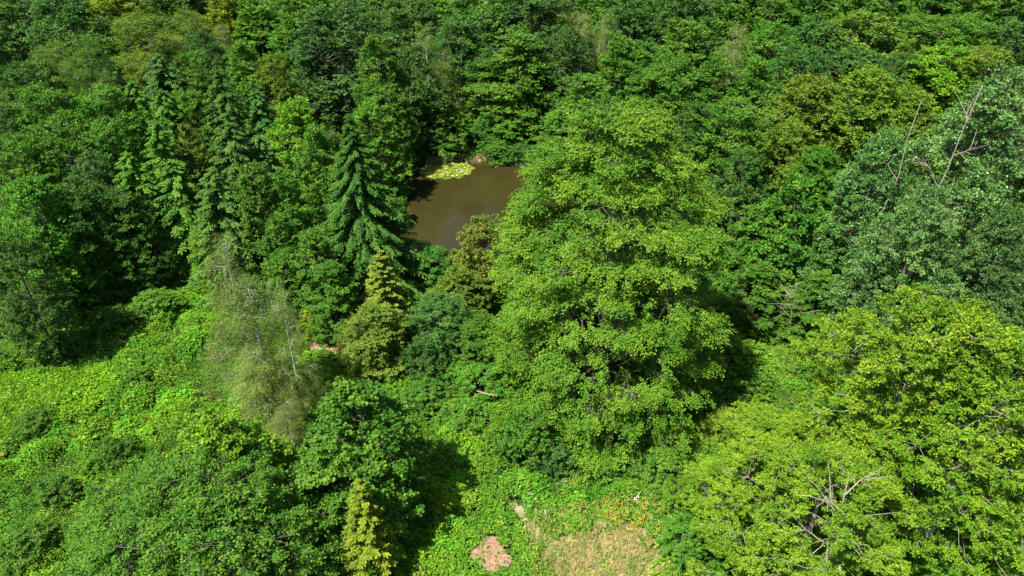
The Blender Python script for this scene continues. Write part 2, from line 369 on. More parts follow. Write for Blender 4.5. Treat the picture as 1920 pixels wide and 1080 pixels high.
#ROWS#
# kind, px, py of the top, crown width in px, height in m, tone, label
G_FAR, G_LEFT, G_RIGHT, G_MID = 'trees behind the pond', 'trees of the wood on the left', 'trees of the wood on the right', 'trees and bushes between meadow and pond'
ROWS = [
 # ---- top left wood
 ('dark', 30, -40, 130, 17, 'deep', 'dark green dense tree filling the top left corner'),
 ('dark', 120, -5, 120, 16, 'dark', 'dark domed tree just right of the top left corner tree'),
 ('round', 205, -25, 95, 16, 'yellow', 'olive yellow tree at the top edge, third from the left corner'),
 ('larch', 258, 22, 130, 16, 'olive', 'feathery olive larch with soft drooping sprays, near the top left corner'),
 ('dark', 320, -45, 120, 16, 'deep', 'dark tree at the top edge behind the feathery olive larch'),
 ('larch', 352, 22, 85, 14, 'olive', 'small olive larch between the dark top edge tree and a yellow one'),
 ('tall', 418, -28, 100, 16, 'yellow', 'yellow olive tree at the top edge, left of the pale green ones'),
 ('round', 372, 58, 70, 14, 'blue', 'blue green round tree between two olive crowns in the upper left'),
 ('birch', 414, 42, 80, 14, 'olive', 'grey olive rounded birch in the upper left wood'),
 ('tall', 476, 0, 100, 15, 'fresh', 'fresh green tree at the top edge, right of the yellow olive one'),
 ('round', 560, -30, 100, 15, 'mid', 'mid green tree at the top edge above the very dark beech'),
 ('dark', 625, 10, 150, 17, 'deep', 'very dark tall beech standing left of the pond trees in the upper left'),
 ('tall', 535, 30, 75, 14, 'fresh', 'narrow yellow green tree at the left flank of the very dark beech'),
 ('round', 30, 122, 95, 15, 'dark', 'dark blue green tree on the left edge, below the corner tree'),
 ('larch', 97, 76, 90, 14, 'olive', 'yellowish larch top with bushy tuft in the upper left wood'),
 ('larch', 152, 70, 90, 17, 'mid', 'soft mid green larch right beside the yellowish tufted larch'),
 ('spruce', 205, 105, 60, 14, 'blue', 'blue green spruce half hidden under the feathery olive larch'),
 ('round', 75, 112, 70, 14, 'grey', 'grey green tree in front of the yellowish tufted larch'),
 ('spruce', 292, 98, 85, 16, 'blue', 'silvery blue spruce right of the feathery olive larch'),
 ('round', 350, 100, 80, 14, 'mid', 'mid green round tree right of the silvery blue spruce'),
 ('spruce', 405, 122, 80, 18, 'dark', 'dark pointed spruce rising in the middle of the left wood'),
 ('tall', 455, 88, 85, 15, 'fresh', 'fresh green column right of the dark pointed spruce'),
 ('tall', 510, 110, 75, 14, 'olive', 'olive green narrow tree left below the very dark beech'),
 ('spruce', 478, 165, 75, 15, 'blue', 'blue tinted spruce right of the dark pointed spruce'),
 ('round', 190, 168, 90, 14, 'fresh', 'fresh green rounded crown below the soft mid green larch'),
 ('round', 65, 172, 105, 15, 'mid', 'mid green round crown close to the left edge, upper third'),
 ('spruce', 245, 150, 80, 15, 'mid', 'green spruce behind the fresh rounded crown in the left wood'),
 ('spruce', 300, 165, 80, 16, 'mid', 'pale tipped spruce below the silvery blue spruce'),
 ('round', 350, 175, 75, 14, 'fresh', 'fresh leafy tree left of the dark pointed spruce'),
 ('tall', 545, 195, 110, 15, 'bright', 'bright fresh green tree left of the tall drooping spruce'),
 ('round', 10, 205, 90, 14, 'deep', 'very dark tree pressed against the left edge, upper third'),
 ('round', 110, 225, 110, 15, 'mid', 'broad mid green tree in the left wood, above the shaded gap'),
 ('round', 200, 230, 95, 15, 'mid', 'mid green tree in the centre of the left wood'),
 ('spruce', 288, 225, 90, 17, 'mid', 'spruce with a bare dark stem showing in the left wood'),
 ('tall', 350, 245, 80, 14, 'olive', 'olive leafy tree beside the spruce with the dark stem'),
 ('spruce', 425, 225, 100, 16, 'dark', 'dark spruce in front of the pointed spruce in the left wood'),
 ('spruce', 480, 250, 80, 14, 'grey', 'grey green spruce left of the bright fresh green tree'),
 ('tall', 590, 245, 90, 14, 'fresh', 'fresh green tree touching the left side of the tall drooping spruce'),
 ('round', 25, 270, 110, 14, 'mid', 'mid green tree on the left edge at one third of the height'),
 ('round', 160, 285, 100, 14, 'blue', 'blue green round tree in the lower left wood'),
 ('spruce', 235, 285, 90, 15, 'mid', 'green spruce with drooping sprays in the lower left wood'),
 ('spruce', 320, 300, 95, 14, 'mid', 'olive spruce with a pale bare trunk at the wood edge'),
 ('spruce', 395, 315, 100, 15, 'dark', 'dark spruce just above the bright green bush by the meadow'),
 ('tall', 470, 310, 95, 14, 'mid', 'mid green tree above the top of the weeping birch'),
 ('tier', 525, 325, 90, 13, 'mid', 'layered green tree left below the tall drooping spruce'),
 ('tall', 45, 345, 110, 14, 'fresh', 'fresh green tall tree at the left edge of the wood front'),
 ('round', 130, 350, 95, 12.5, 'dark', 'dark round tree in the front of the left wood'),
 ('round', 220, 365, 110, 11, 'dark', 'dark leafy tree behind the bushes of the left wood front'),
 ('tall', 90, 430, 90, 9, 'fresh', 'fresh green slender tree with a pale stem at the wood front'),
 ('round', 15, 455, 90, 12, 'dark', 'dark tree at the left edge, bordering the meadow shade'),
 ('tier', 180, 420, 95, 8.5, 'mid', 'layered mid green tree at the wood front above the meadow'),
 ('tier', 255, 460, 95, 5.5, 'mid', 'low layered hazel at the wood front beside the meadow'),
 ('round', 140, 490, 90, 5.6, 'mid', 'small round tree at the meadow margin under the left wood'),
 # ---- behind the pond
 ('round', 690, -35, 110, 15, 'mid', 'mid green tree at the top edge, right of the very dark beech'),
 ('dark', 755, 5, 110, 16, 'dark', 'dark tree behind the pond, second right of the very dark beech'),
 ('birch', 797, 45, 75, 16, 'olive', 'pale olive birch left of the pyramid shaped alder'),
 ('round', 830, -35, 110, 15, 'mid', 'mid green tree at the top edge above the pale olive birch'),
 ('dark', 862, 40, 95, 15, 'dark', 'dark round crown between pale olive birch and pyramid shaped alder'),
 ('dark', 905, -10, 130, 16, 'mid', 'large round mid green tree at the top centre'),
 ('dark', 1000, -20, 140, 17, 'deep', 'very dark large tree at the top edge right of the centre'),
 ('tall', 705, 78, 90, 16, 'mid', 'pointed green tree behind the tall drooping spruce'),
 ('dark', 770, 95, 90, 14, 'dark', 'dark round tree above the leaning birch by the pond'),
 ('birch', 828, 100, 75, 12, 'olive', 'drooping olive birch right above the round pond bush'),
 ('tier', 972, 75, 150, 14, 'mid', 'pyramid shaped alder standing on the far bank of the pond'),
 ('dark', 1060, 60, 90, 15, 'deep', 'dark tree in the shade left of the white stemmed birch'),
 ('birch', 1062, -20, 70, 17, 'olive', 'light birch crown at the top edge behind the white stemmed birch'),
 ('birch', 1095, 22, 85, 17, 'birch', 'light birch with a white stem above the big central tree'),
 ('birch', 1132, 38, 60, 16, 'birch', 'slim second birch at the right side of the white stemmed birch'),
 ('tier', 1100, 150, 130, 13, 'mid', 'layered tree behind the top of the big central tree'),
 ('tall', 1165, 70, 90, 15, 'mid', 'green tree right of the two light birches'),
 ('dark', 1185, -15, 110, 16, 'dark', 'dark tree at the top edge right of the light birches'),
 ('tall', 1215, 90, 90, 14, 'mid', 'pointed mid green tree behind the big central tree, on its right'),
 ('round', 720, 165, 90, 11.5, 'mid', 'mid green tree on the far left bank of the pond'),
 ('tall', 690, 195, 90, 12, 'fresh', 'fresh green tree just right of the spruce tip'),
 ('round', 805, 165, 95, 8.6, 'fresh', 'light green small tree behind the round pond bush'),
 ('round', 760, 205, 95, 5.6, 'mid', 'low tree hanging over the dark left corner of the pond'),
 ('shrub', 838, 218, 115, 5.0, 'mid', 'round bush on the far bank behind the water lilies'),
 ('shrub', 912, 222, 60, 4.6, 'emerald', 'emerald green bush beside the sandy spot on the far bank'),
 ('tier', 962, 185, 120, 6.8, 'mid', 'low spreading tree over the far right shore of the pond'),
 ('round', 1125, 228, 120, 8, 'mid', 'round tree on the right bank of the pond behind the big central tree'),
 ('round', 1090, 255, 120, 6.5, 'dark', 'low dark tree on the right bank of the pond behind the big central tree'),
 ('tier', 1050, 225, 100, 8, 'mid', 'low tree squeezed between pond and big central tree'),
 # ---- top right wood
 ('dark', 1275, -25, 120, 16, 'dark', 'dark tree at the top edge, first right of the centre gap'),
 ('round', 1350, -30, 110, 15, 'dark', 'dark green crown at the top edge above the grey willow'),
 ('round', 1430, -25, 110, 15, 'mid', 'mid green crown at the top edge, right of the grey willow top'),
 ('dark', 1510, -35, 110, 15, 'mid', 'dense mid green crown at the top edge, upper right wood'),
 ('round', 1590, -30, 110, 15, 'mid', 'rounded crown at the top edge, above the olive brown tree'),
 ('tall', 1670, -25, 105, 15, 'mid', 'crown at the top edge, fourth from the right corner'),
 ('dark', 1750, -30, 110, 15, 'mid', 'crown at the top edge, third from the right corner'),
 ('round', 1835, -30, 110, 15, 'mid', 'crown at the top edge, second from the right corner'),
 ('dark', 1905, -20, 110, 15, 'mid', 'crown filling the top right corner of the view'),
 ('tall', 1285, 40, 100, 15, 'fresh', 'fresh green tree right behind the big central tree, upper right'),
 ('birch', 1385, 48, 100, 16, 'birch', 'grey green weeping birch in the upper right wood'),
 ('tall', 1330, 40, 80, 14, 'mid', 'mid green tree left of the grey green weeping birch'),
 ('round', 1455, 45, 100, 14, 'fresh', 'fresh crown right of the grey green weeping birch'),
 ('dark', 1540, 40, 110, 14, 'dark', 'dark crown in the upper right, above the yellow olive trees'),
 ('dark', 1640, 30, 140, 15, 'olive', 'large olive brown crown in the upper right wood'),
 ('round', 1735, 35, 110, 14, 'mid', 'mid green crown right of the large olive brown crown'),
 ('round', 1820, 40, 110, 14, 'mid', 'mid green crown near the right edge, above the bright tree'),
 ('dark', 1900, 45, 100, 14, 'dark', 'dark crown at the right edge above the grey poplar'),
 ('round', 1260, 110, 100, 14, 'mid', 'crown right of the big central tree top'),
 ('tall', 1340, 115, 100, 14, 'mid', 'leafy crown below the grey green weeping birch, left side'),
 ('tall', 1420, 120, 100, 14, 'mid', 'leafy crown below the grey green weeping birch, right side'),
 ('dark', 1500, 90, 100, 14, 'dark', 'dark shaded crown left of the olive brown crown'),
 ('dark', 1600, 95, 120, 13, 'dark', 'dark layered crown directly behind the yellow olive trees'),
 ('round', 1690, 95, 100, 13, 'dark', 'dark crown left of the bright green tree in the upper right'),
 ('tall', 1775, 90, 130, 14, 'bright', 'bright yellow green tree left above the grey poplar'),
 ('round', 1860, 95, 110, 14, 'olive', 'olive crown at the right edge behind the grey poplar'),
 ('round', 1380, 195, 120, 14, 'mid', 'broad mid green tree right of the big central tree'),
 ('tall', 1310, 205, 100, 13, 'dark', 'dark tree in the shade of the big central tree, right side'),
 ('birch', 1545, 125, 80, 12, 'mid', 'grey tinted small birch behind the yellow olive trees'),
 ('lime2', 1520, 150, 130, 14, 'olive', 'golden olive tree with thin leaves left of the yellow olive dome'),
 ('lime2', 1630, 138, 180, 15, 'olive2', 'yellow olive domed tree in front of the upper right wood'),
 ('lime2', 1710, 170, 110, 13, 'olive2', 'olive tree behind the dead snag'),
 ('dark', 1395, 285, 100, 11, 'dark', 'dark green tree in the gap right of the big central tree'),
 ('lime2', 1480, 240, 120, 11, 'olive', 'yellowish tree left of the grey poplar'),
 ('lime2', 1540, 280, 110, 10, 'lime', 'yellow green crown below the yellow olive dome'),
 # ---- right middle
 ('poplar', 1895, 135, 330, 23, 'grey', 'tall grey green poplar with pale flickering leaves at the right edge'),
 ('poplar', 1665, 262, 220, 18, 'grey', 'grey green poplar left of the tallest poplar'),
 ('poplar', 1750, 360, 240, 17, 'grey', 'front grey green poplar above the oak in the bottom right'),
 ('poplar', 1900, 400, 200, 15, 'dark', 'dark poplar at the right edge above the oaks'),
 ('maple', 1500, 345, 200, 13, 'mid2', 'bright green rounded tree between big central tree and poplars'),
 ('tier', 1420, 395, 130, 10, 'mid', 'green tree touching the right flank of the big central tree'),
 ('tall', 1560, 425, 110, 10, 'mid', 'green pointed tree behind the top of the large oak'),
 ('tier', 1430, 500, 120, 7, 'mid', 'small green tree in the shaded gap right of the big central tree'),
 ('tier', 1540, 520, 110, 7, 'mid', 'low green tree just above the large oak'),
 # ---- landmarks
 ('lime', 1166, 190, 545, 24, 'lime', 'huge yellow green tree with layered sprays in the centre'),
 ('bigspruce', 652, 203, 350, 18.5, 'spruce', 'tall solitary spruce with drooping fronds left of the pond'),
 ('oak', 1785, 585, 430, 17, 'oak', 'large yellow green oak with pale limbs in the bottom right'),
 ('oak', 1905, 650, 380, 16, 'oak', 'oak at the right edge beside the large bottom right oak'),
 ('oak', 1435, 800, 280, 7.5, 'gold3', 'low golden green oak left of the large bottom right oak'),
 ('oak', 1560, 870, 380, 11, 'oak', 'front oak with golden tips on the bottom edge'),
 ('birch', 415, 452, 125, 15, 'brown', 'tall brownish weeping birch standing over the meadow'),
 ('birch', 460, 520, 150, 12.5, 'brown', 'brownish birch leaning over the meadow in front of the tall one'),
 ('birch', 525, 540, 90, 12, 'birch', 'thin brownish birch at the right side of the tall weeping birch'),
 ('birch', 475, 660, 130, 7, 'birch', 'lower weeping birch below the tall brownish one'),
 ('birch', 530, 770, 90, 5, 'brown', 'lowest brownish birch twigs hanging beside the bright maple'),
 ('softcone', 712, 462, 120, 9, 'gold2', 'spiky yellowish tree in front of the tall solitary spruce'),
 ('softcone', 572, 572, 80, 3.4, 'gold', 'small bright yellow green conifer at the edge of the clearing'),
 ('sallow', 360, 910, 520, 9.3, 'mid', 'broad dark green willow filling the bottom left'),
 ('maple', 395, 785, 240, 10, 'gold3', 'yellow green tree with large leaves behind the broad bottom willow'),
 ('maple', 668, 742, 290, 11, 'mid2', 'bright leafed dense maple casting a shadow on the clearing'),
 ('softcone', 672, 900, 130, 9, 'olive2', 'small layered larch at the bottom edge below the maple'),
 # ---- middle
 ('tall', 385, 412, 90, 9, 'bright', 'bright green bushy tree at the meadow corner left of the birch'),
 ('tall', 520, 400, 100, 11, 'mid', 'mid green tree right behind the weeping birch'),
 ('tall', 580, 430, 110, 10, 'fresh', 'fresh green tree left of the spiky yellowish tree'),
 ('tall', 530, 475, 90, 8, 'fresh', 'light green tree close behind the thin brownish birch'),
 ('tier', 615, 490, 110, 8, 'mid', 'layered green tree between spruce and small bright conifer'),
 ('tall', 728, 300, 60, 5, 'fresh', 'fresh green tree leaning over the left shore of the pond'),
 ('tall', 740, 350, 60, 4.5, 'mid', 'small green tree behind the right flank of the tall spruce'),
 ('shrub', 812, 466, 90, 4.5, 'emerald', 'emerald green bush on the near shore of the pond'),
 ('maple', 900, 408, 130, 9, 'amber', 'rusty olive bush like tree beside the near shore'),
 ('maple', 860, 500, 130, 6, 'olive', 'olive tree in front of the rusty olive one'),
 ('tall', 700, 570, 130, 7, 'gold2', 'yellowish ragged tree below the spiky one'),
 ('maple', 650, 600, 60, 4, 'amber', 'rusty small tree right of the bare bank'),
 ('round', 822, 560, 135, 6.5, 'blue', 'dark blue green round tree left of the big central tree'),
 ('shrub', 790, 640, 100, 4, 'dark', 'dark shrub under the dark blue green round tree'),
 ('tall', 905, 590, 110, 6.5, 'mid', 'green tree tucked against the left flank of the big central tree'),
 ('shrub', 700, 640, 110, 3.4, 'olive', 'olive shrub below the yellowish ragged tree'),
 ('shrub', 900, 690, 120, 3.2, 'fresh', 'fresh green thicket left under the big central tree'),
 ('shrub', 800, 720, 100, 2.6, 'mid', 'low thicket above the clearing, right of the maple'),
 ('shrub', 870, 760, 120, 2.6, 'fresh', 'wide fresh green bramble thicket above the clearing'),
 ('shrub', 990, 775, 130, 5, 'mid', 'dense green elder bush at the foot of the big central tree'),
 ('shrub', 945, 790, 70, 3.4, 'bright', 'light green bush left of the elder bush'),
 ('shrub', 1040, 830, 90, 3, 'blue', 'blue green bush right of the elder bush'),
 ('shrub', 1160, 850, 110, 2, 'fresh', 'low bramble bush in front of the big central tree'),
 ('shrub', 1245, 860, 110, 2.4, 'fresh', 'bramble bush left of the low golden oak'),
 ('shrub', 1290, 900, 90, 3, 'oak', 'leafy bush between dry grass and golden oak'),
 ('shrub', 1290, 980, 110, 3, 'fresh', 'leafy bush at the right side of the dry grass'),
 ('shrub', 1390, 640, 110, 2.4, 'bright', 'round bush on the small meadow right of the big central tree'),
 ('shrub', 1370, 770, 90, 2.2, 'olive', 'olive bush where the small right meadow ends'),
 # ---- meadow bushes
 ('shrub', 205, 830, 80, 2.6, 'mid', 'dark edged bush in the middle of the left meadow'),
 ('shrub', 90, 905, 90, 2.4, 'mid', 'bush low on the left meadow near the bottom left'),
 ('shrub', 165, 865, 60, 1.7, 'bright', 'bright bush in the left meadow between two darker ones'),
 ('shrub', 60, 775, 80, 2.0, 'mid', 'bush at the lower rim of the bright yellow green patch'),
 ('shrub', 250, 700, 70, 1.8, 'fresh', 'bush right beside the bright yellow green patch'),
 ('shrub', 290, 560, 110, 2.6, 'fresh', 'fresh green bush on the upper rim of the left meadow'),
 ('shrub', 190, 590, 90, 2.8, 'mid', 'bush under the small round tree at the meadow margin'),
 ('shrub', 30, 1000, 120, 2.4, 'mid', 'bush in the bottom left corner of the meadow'),
 ('shrub', 590, 700, 90, 2.2, 'bright', 'bright bush right of the lower weeping birch'),
 ('shrub', 330, 502, 70, 2.2, 'rust', 'small rusty brown bush at the wood edge left of the bright green bushy tree'),
 ('shrub', 1372, 942, 62, 3.6, 'brown', 'round brownish dry bush peeping out left of the front oak'),
 ('shrub', 935, 268, 60, 2.4, 'mid', 'low bush overhanging the far right shore, right of the sandy spot'),
 ('shrub', 975, 272, 60, 2.2, 'dark', 'low dark bush overhanging the far shore beside the big central tree'),
 ('shrub', 775, 262, 60, 2.6, 'dark', 'low dark bush on the far left shore beside the lilies'),
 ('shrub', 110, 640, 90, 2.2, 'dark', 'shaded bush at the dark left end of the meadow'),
]
#ROWSEND#
TONE.update(rust=(.20, .12, .05), dark2=(.052, .145, .018), mid2=(.072, .195, .015), gold2=(.15, .22, .03), gold3=(.135, .29, .014), olive2=(.13, .225, .016), amber=(.16, .19, .025))
PR['lime2'] = [make_broad('amberlime%d' % i, 150+i, 14, 5.5, 2, 'dome', 240, .95, 22, 8, .22, tw=.7, flat=.4, up=1., rnd=.6, mat='oak', rough_edge=.5) for i in range(2)]
NAMES['lime2'] = 'hornbeam_tree'
for q in PR['lime2']: q['parts'][2][1].materials[0] = M['leaf']
for row in ROWS:
    k, px, py, wd, h, tn, lb = row
    g = None if k in ('lime', 'bigspruce') else ('trees and bushes of the valley' if k != 'shrub' else 'bushes of the meadow and thickets')
    if h >= 12 and wd < 160 and k != 'birch': wd *= (1.75 if k == 'spruce' else 1.3)
    if py < 0: h += 1.0
    if k == 'spruce': h -= 1.0
    tree(k, px, py, wd, h, tn, lb, g)

def setp(o, label=None, cat=None, kind=None, group=None):
    if label: o['label'] = label
    if cat: o['category'] = cat
    if kind: o['kind'] = kind
    if group: o['group'] = group
    return o

# ------------------------------------------------------------------ ground, pond
xs = np.concatenate([np.linspace(-400, -75, 14)[:-1], np.linspace(-75, 75, 241), np.linspace(75, 400, 14)[1:]])
ys = np.concatenate([np.linspace(-150, 5, 10)[:-1], np.linspace(5, 150, 233), np.linspace(150, 700, 20)[1:]])
X, Yg = np.meshgrid(xs, ys); pts = np.stack([X.ravel(), Yg.ravel()], 1)
V = np.concatenate([pts, terrain(pts)[:, None]], 1)
idx = np.arange(len(V)).reshape(len(ys), len(xs))
Q = np.stack([idx[:-1, :-1], idx[:-1, 1:], idx[1:, 1:], idx[1:, :-1]], -1).reshape(-1, 4)
M['soil'] = noise_mat('leafy_soil', (.018, .028, .008), (.045, .07, .018), .7, .95, .6, (.03, .05, .012))
g = link(bpy.data.objects.new('ground', raw_mesh('ground', V, Q, M['soil'], 4, True))); setp(g, kind='structure')

m = newmat('murky_pond_water')
tc = N(m, 'ShaderNodeTexCoord'); n = N(m, 'ShaderNodeTexNoise'); n.inputs['Scale'].default_value = .22; n.inputs['Detail'].default_value = 5
mp = N(m, 'ShaderNodeMapping'); mp.inputs['Scale'].default_value = (1, .6, 1); mp.inputs['Rotation'].default_value = (0, 0, .5)
L(m, tc.outputs['Object'], mp.inputs[0]); L(m, mp.outputs[0], n.inputs['Vector'])
r = N(m, 'ShaderNodeValToRGB'); r.color_ramp.elements[0].position = .3; r.color_ramp.elements[1].position = .75
r.color_ramp.elements[0].color = (.024, .021, .006, 1); r.color_ramp.elements[1].color = (.038, .034, .009, 1); L(m, n.outputs['Fac'], r.inputs[0])
p = N(m, 'ShaderNodeBsdfPrincipled'); L(m, r.outputs[0], p.inputs['Base Color']); p.inputs['Roughness'].default_value = .07
p.inputs['IOR'].default_value = 1.33
b = N(m, 'ShaderNodeBump'); b.inputs['Strength'].default_value = .06; b.inputs['Distance'].default_value = .05
n2 = N(m, 'ShaderNodeTexNoise'); n2.inputs['Scale'].default_value = 3; L(m, tc.outputs['Object'], n2.inputs['Vector']); L(m, n2.outputs['Fac'], b.inputs['Height']); L(m, b.outputs[0], p.inputs['Normal'])
o = N(m, 'ShaderNodeOutputMaterial'); L(m, p.outputs[0], o.inputs[0]); M['water'] = m
a = np.linspace(0, 2*np.pi, 97)[:-1]
rr = 1+0.05*np.sin(3*a+1.0)+0.035*np.sin(5*a+2.0)+0.02*np.sin(11*a)
ring = POND_C+np.stack([np.cos(a), np.sin(a)], 1)*rr[:, None]*POND_R*1.05
V = [(POND_C[0], POND_C[1], -.14)]+[(x, y, -.14) for x, y in ring]
T = [(0, i+1, (i+1) % 96+1) for i in range(96)]
setp(link(bpy.data.objects.new('pond_water', raw_mesh('pond_water', V, T, M['water'], 3))), kind='structure')

def patch(name, pix, mat, lift=.05, step=.25, jag=.5, seed=0):
    pl = poly_of(pix); c0 = pl.min(0)-.5; c1 = pl.max(0)+.5
    gx = np.arange(c0[0], c1[0], step); gy = np.arange(c0[1], c1[1], step)
    A, B = np.meshgrid(gx, gy); p = np.stack([A.ravel(), B.ravel()], 1)
    ins = inside(pl, p+(np.stack([vnoise(p, .9, seed), vnoise(p, .9, seed+1)], 1)-.5)*jag*2)
    z = terrain(p)+lift; V = np.concatenate([p, z[:, None]], 1)
    i = np.arange(len(p)).reshape(A.shape); q = np.stack([i[:-1, :-1], i[:-1, 1:], i[1:, 1:], i[1:, :-1]], -1).reshape(-1, 4)
    q = q[ins[q].sum(1) >= 3]; u, inv = np.unique(q, return_inverse=True)
    return link(bpy.data.objects.new(name, raw_mesh(name, V[u], inv.reshape(-1, 4), mat, 4, True)))
M['bare'] = noise_mat('bare_pink_soil', (.16, .09, .05), (.46, .30, .20), 4.5, .95, 1., (.36, .215, .14))
M['straw'] = noise_mat('dry_grass_sheet', (.24, .18, .08), (.46, .33, .19), 1.2, .95, .8, (.28, .25, .09))
M['pathsoil'] = noise_mat('trodden_path', (.12, .15, .04), (.34, .27, .15), 2., .95, .6)
SOIL = [(882, 1030), (896, 1030), (908, 1014), (928, 1012), (950, 1026), (962, 1046), (950, 1066), (934, 1062), (926, 1090), (908, 1074), (896, 1058), (876, 1050)]
DRY = [(1030, 1012), (1070, 1000), (1120, 985), (1185, 990), (1225, 1000), (1240, 1040), (1240, 1130), (1140, 1150), (1080, 1130), (1050, 1060)]
BANK = [(570, 640), (600, 618), (645, 612), (665, 640), (655, 662), (612, 675), (585, 665)]
PATHP = [(948, 940), (972, 942), (1012, 985), (1050, 1030), (1085, 1080), (1115, 1130), (1080, 1140), (1045, 1085), (1012, 1040), (978, 995)]
SAND = [(884, 297), (896, 288), (912, 293), (914, 304), (896, 309), (878, 306)]
setp(patch('bare_soil', SOIL, M['bare'], .14, .1, .65, 1), kind='structure')
setp(patch('dry_grass_ground', DRY, M['straw'], .06, .15, 1.1, 2), kind='structure')
setp(patch('earth_bank', BANK, M['bare'], .5, .2, .4, 3), kind='structure')
setp(patch('path', PATHP, M['pathsoil'], .085, .1, .3, 4), kind='structure')
setp(patch('sandy_shore', SAND, M['bare'], .02, .2, .3, 5), kind='structure')

# ------------------------------------------------------------------ meadow: leaf layer over the open ground
EDGE = poly_of([(-500, 900), (-120, 720), (60, 640), (110, 610), (240, 575), (380, 530), (520, 520), (640, 560), (770, 480), (900, 520), (1100, 640), (1380, 600), (1500, 640), (1560, 700), (1700, 900), (2400, 900), (2400, 1400), (-500, 1400)])
POLY = {k: poly_of(v) for k, v in dict(soil=SOIL, dry=DRY, bank=BANK, path=PATHP,
        bright=[(-60, 750), (60, 716), (240, 712), (215, 760), (120, 815), (-60, 860)],
        bright2=[(520, 700), (640, 700), (655, 760), (610, 800), (540, 780)],
        smooth=[(1290, 760), (1390, 640), (1470, 650), (1500, 700), (1440, 740), (1300, 860), (1150, 900), (1180, 850)],
        flower=[(1150, 945), (1205, 940), (1200, 985), (1160, 1010), (1145, 980)],
        dryw=[(1000, 960), (1260, 930), (1270, 1150), (1000, 1150)]).items()}
def tussock(p, cell, seed, rmin, rmax):
    g = np.floor(p/cell).astype(int); best = np.zeros(len(p)); idn = np.zeros(len(p)); z = np.zeros(len(p), int)
    for dx in (-1, 0, 1):
        for dy in (-1, 0, 1):
            gx, gy = g[:, 0]+dx, g[:, 1]+dy
            cx = (gx+_h(gx, gy, z, seed))*cell; cy = (gy+_h(gx, gy, z+1, seed))*cell
            rr = cell*(rmin+(rmax-rmin)*_h(gx, gy, z+2, seed)); hh = _h(gx, gy, z+3, seed)
            q = np.sqrt(np.clip(1-((p[:, 0]-cx)**2+(p[:, 1]-cy)**2)/rr**2, 0, 1))*(.35+.65*hh)*rr
            k = q > best; best = np.where(k, q, best); idn = np.where(k, _h(gx, gy, z+4, seed), idn)
    return best, idn
def mounds(p):
    a = fbm(p, 4.2, 31, 2); b = fbm(p, 1.3, 33, 2); c = fbm(p, .55, 35, 1)
    return np.clip(.1+3.4*np.clip(a-.32, 0, 1)**1.25+2.0*(b-.42)+.4*(c-.5), .06, 3)*.62+tussock(p, 1.9, 61, .3, .75)[0]*.75
def leaf_layer(name, n, region, size, color_fn, hfn, label, cat, seed, up=.9, rnd=.6, wid=.7, avoid=(), thick=.5, mat='meadow'):
    r = np.random.default_rng(seed)
    lo, hi = region.min(0), region.max(0); lo = np.maximum(lo, (-110, 14)); hi = np.minimum(hi, (110, 230))
    p = lo+(hi-lo)*r.random((n*3, 2)); p = p[inside(region, p)]
    # keep nearer ground denser
    # small plants: several leaves round one stem
    for av in avoid:
        q = p+(np.stack([vnoise(p, .8, 3), vnoise(p, .8, 4)], 1)-.5)*1.1
        p = p[~inside(POLY[av], q) | (r.random(len(p)) < (.05 if av == 'path' else .12))]
    p = p[pond_d(p) > 1.02][:n]
    hh = hfn(p); base = terrain(p)
    K = 6; m = len(p); spc = fbm(p, 2.6, seed+100, 2); szf = np.clip(.45+2.6*np.clip(spc-.3, 0, 1), .45, 1.6)*np.where(r.random(m) < .12, 1.7, 1.)
    ang = r.random((m, K))*6.283; sp = r.random((m, K))**.5*size*1.3
    q = np.repeat(p[:, None], K, 1)+np.stack([np.cos(ang), np.sin(ang)], -1)*sp[:, :, None]
    f = 1-thick*r.random((m, K))**1.5
    z = base[:, None]+hh[:, None]*f+r.normal(0, .05, (m, K))
    eps = .35
    gx = (hfn(p+[eps, 0])-hfn(p-[eps, 0]))/(2*eps); gy = (hfn(p+[0, eps])-hfn(p-[0, eps]))/(2*eps)
    sn = np.stack([-gx, -gy, np.ones(m)], 1)
    pos = np.concatenate([q, z[:, :, None]], 2).reshape(-1, 3)
    d = np.stack([np.cos(ang), np.sin(ang), -.15+.5*r.random((m, K))], -1).reshape(-1, 3)
    nm = np.repeat(sn, K, 0)*up+r.normal(size=pos.shape)*rnd
    sz = size*(szf*(.7+.6*r.random(m)))[:, None]*(.8+.4*r.random((m, K)))
    plant = r.random(m)
    tint = np.clip(.55*plant[:, None]+.45*r.random((m, K)), 0, 1).ravel()
    tip = np.clip(r.random((m, K))**2*(.3+plant[:, None]*.7), 0, 1).ravel()
    col = np.repeat(color_fn(p, r), K, 0)
    o = link(bpy.data.objects.new(name, leaves_mesh(name, pos, d, nm, sz.ravel(), wid, M[mat], tint, tip, col)))
    return setp(o, label, cat, 'stuff')
def mixc(a, b, t): return np.array(a)*(1-t[:, None])+np.array(b)*t[:, None]
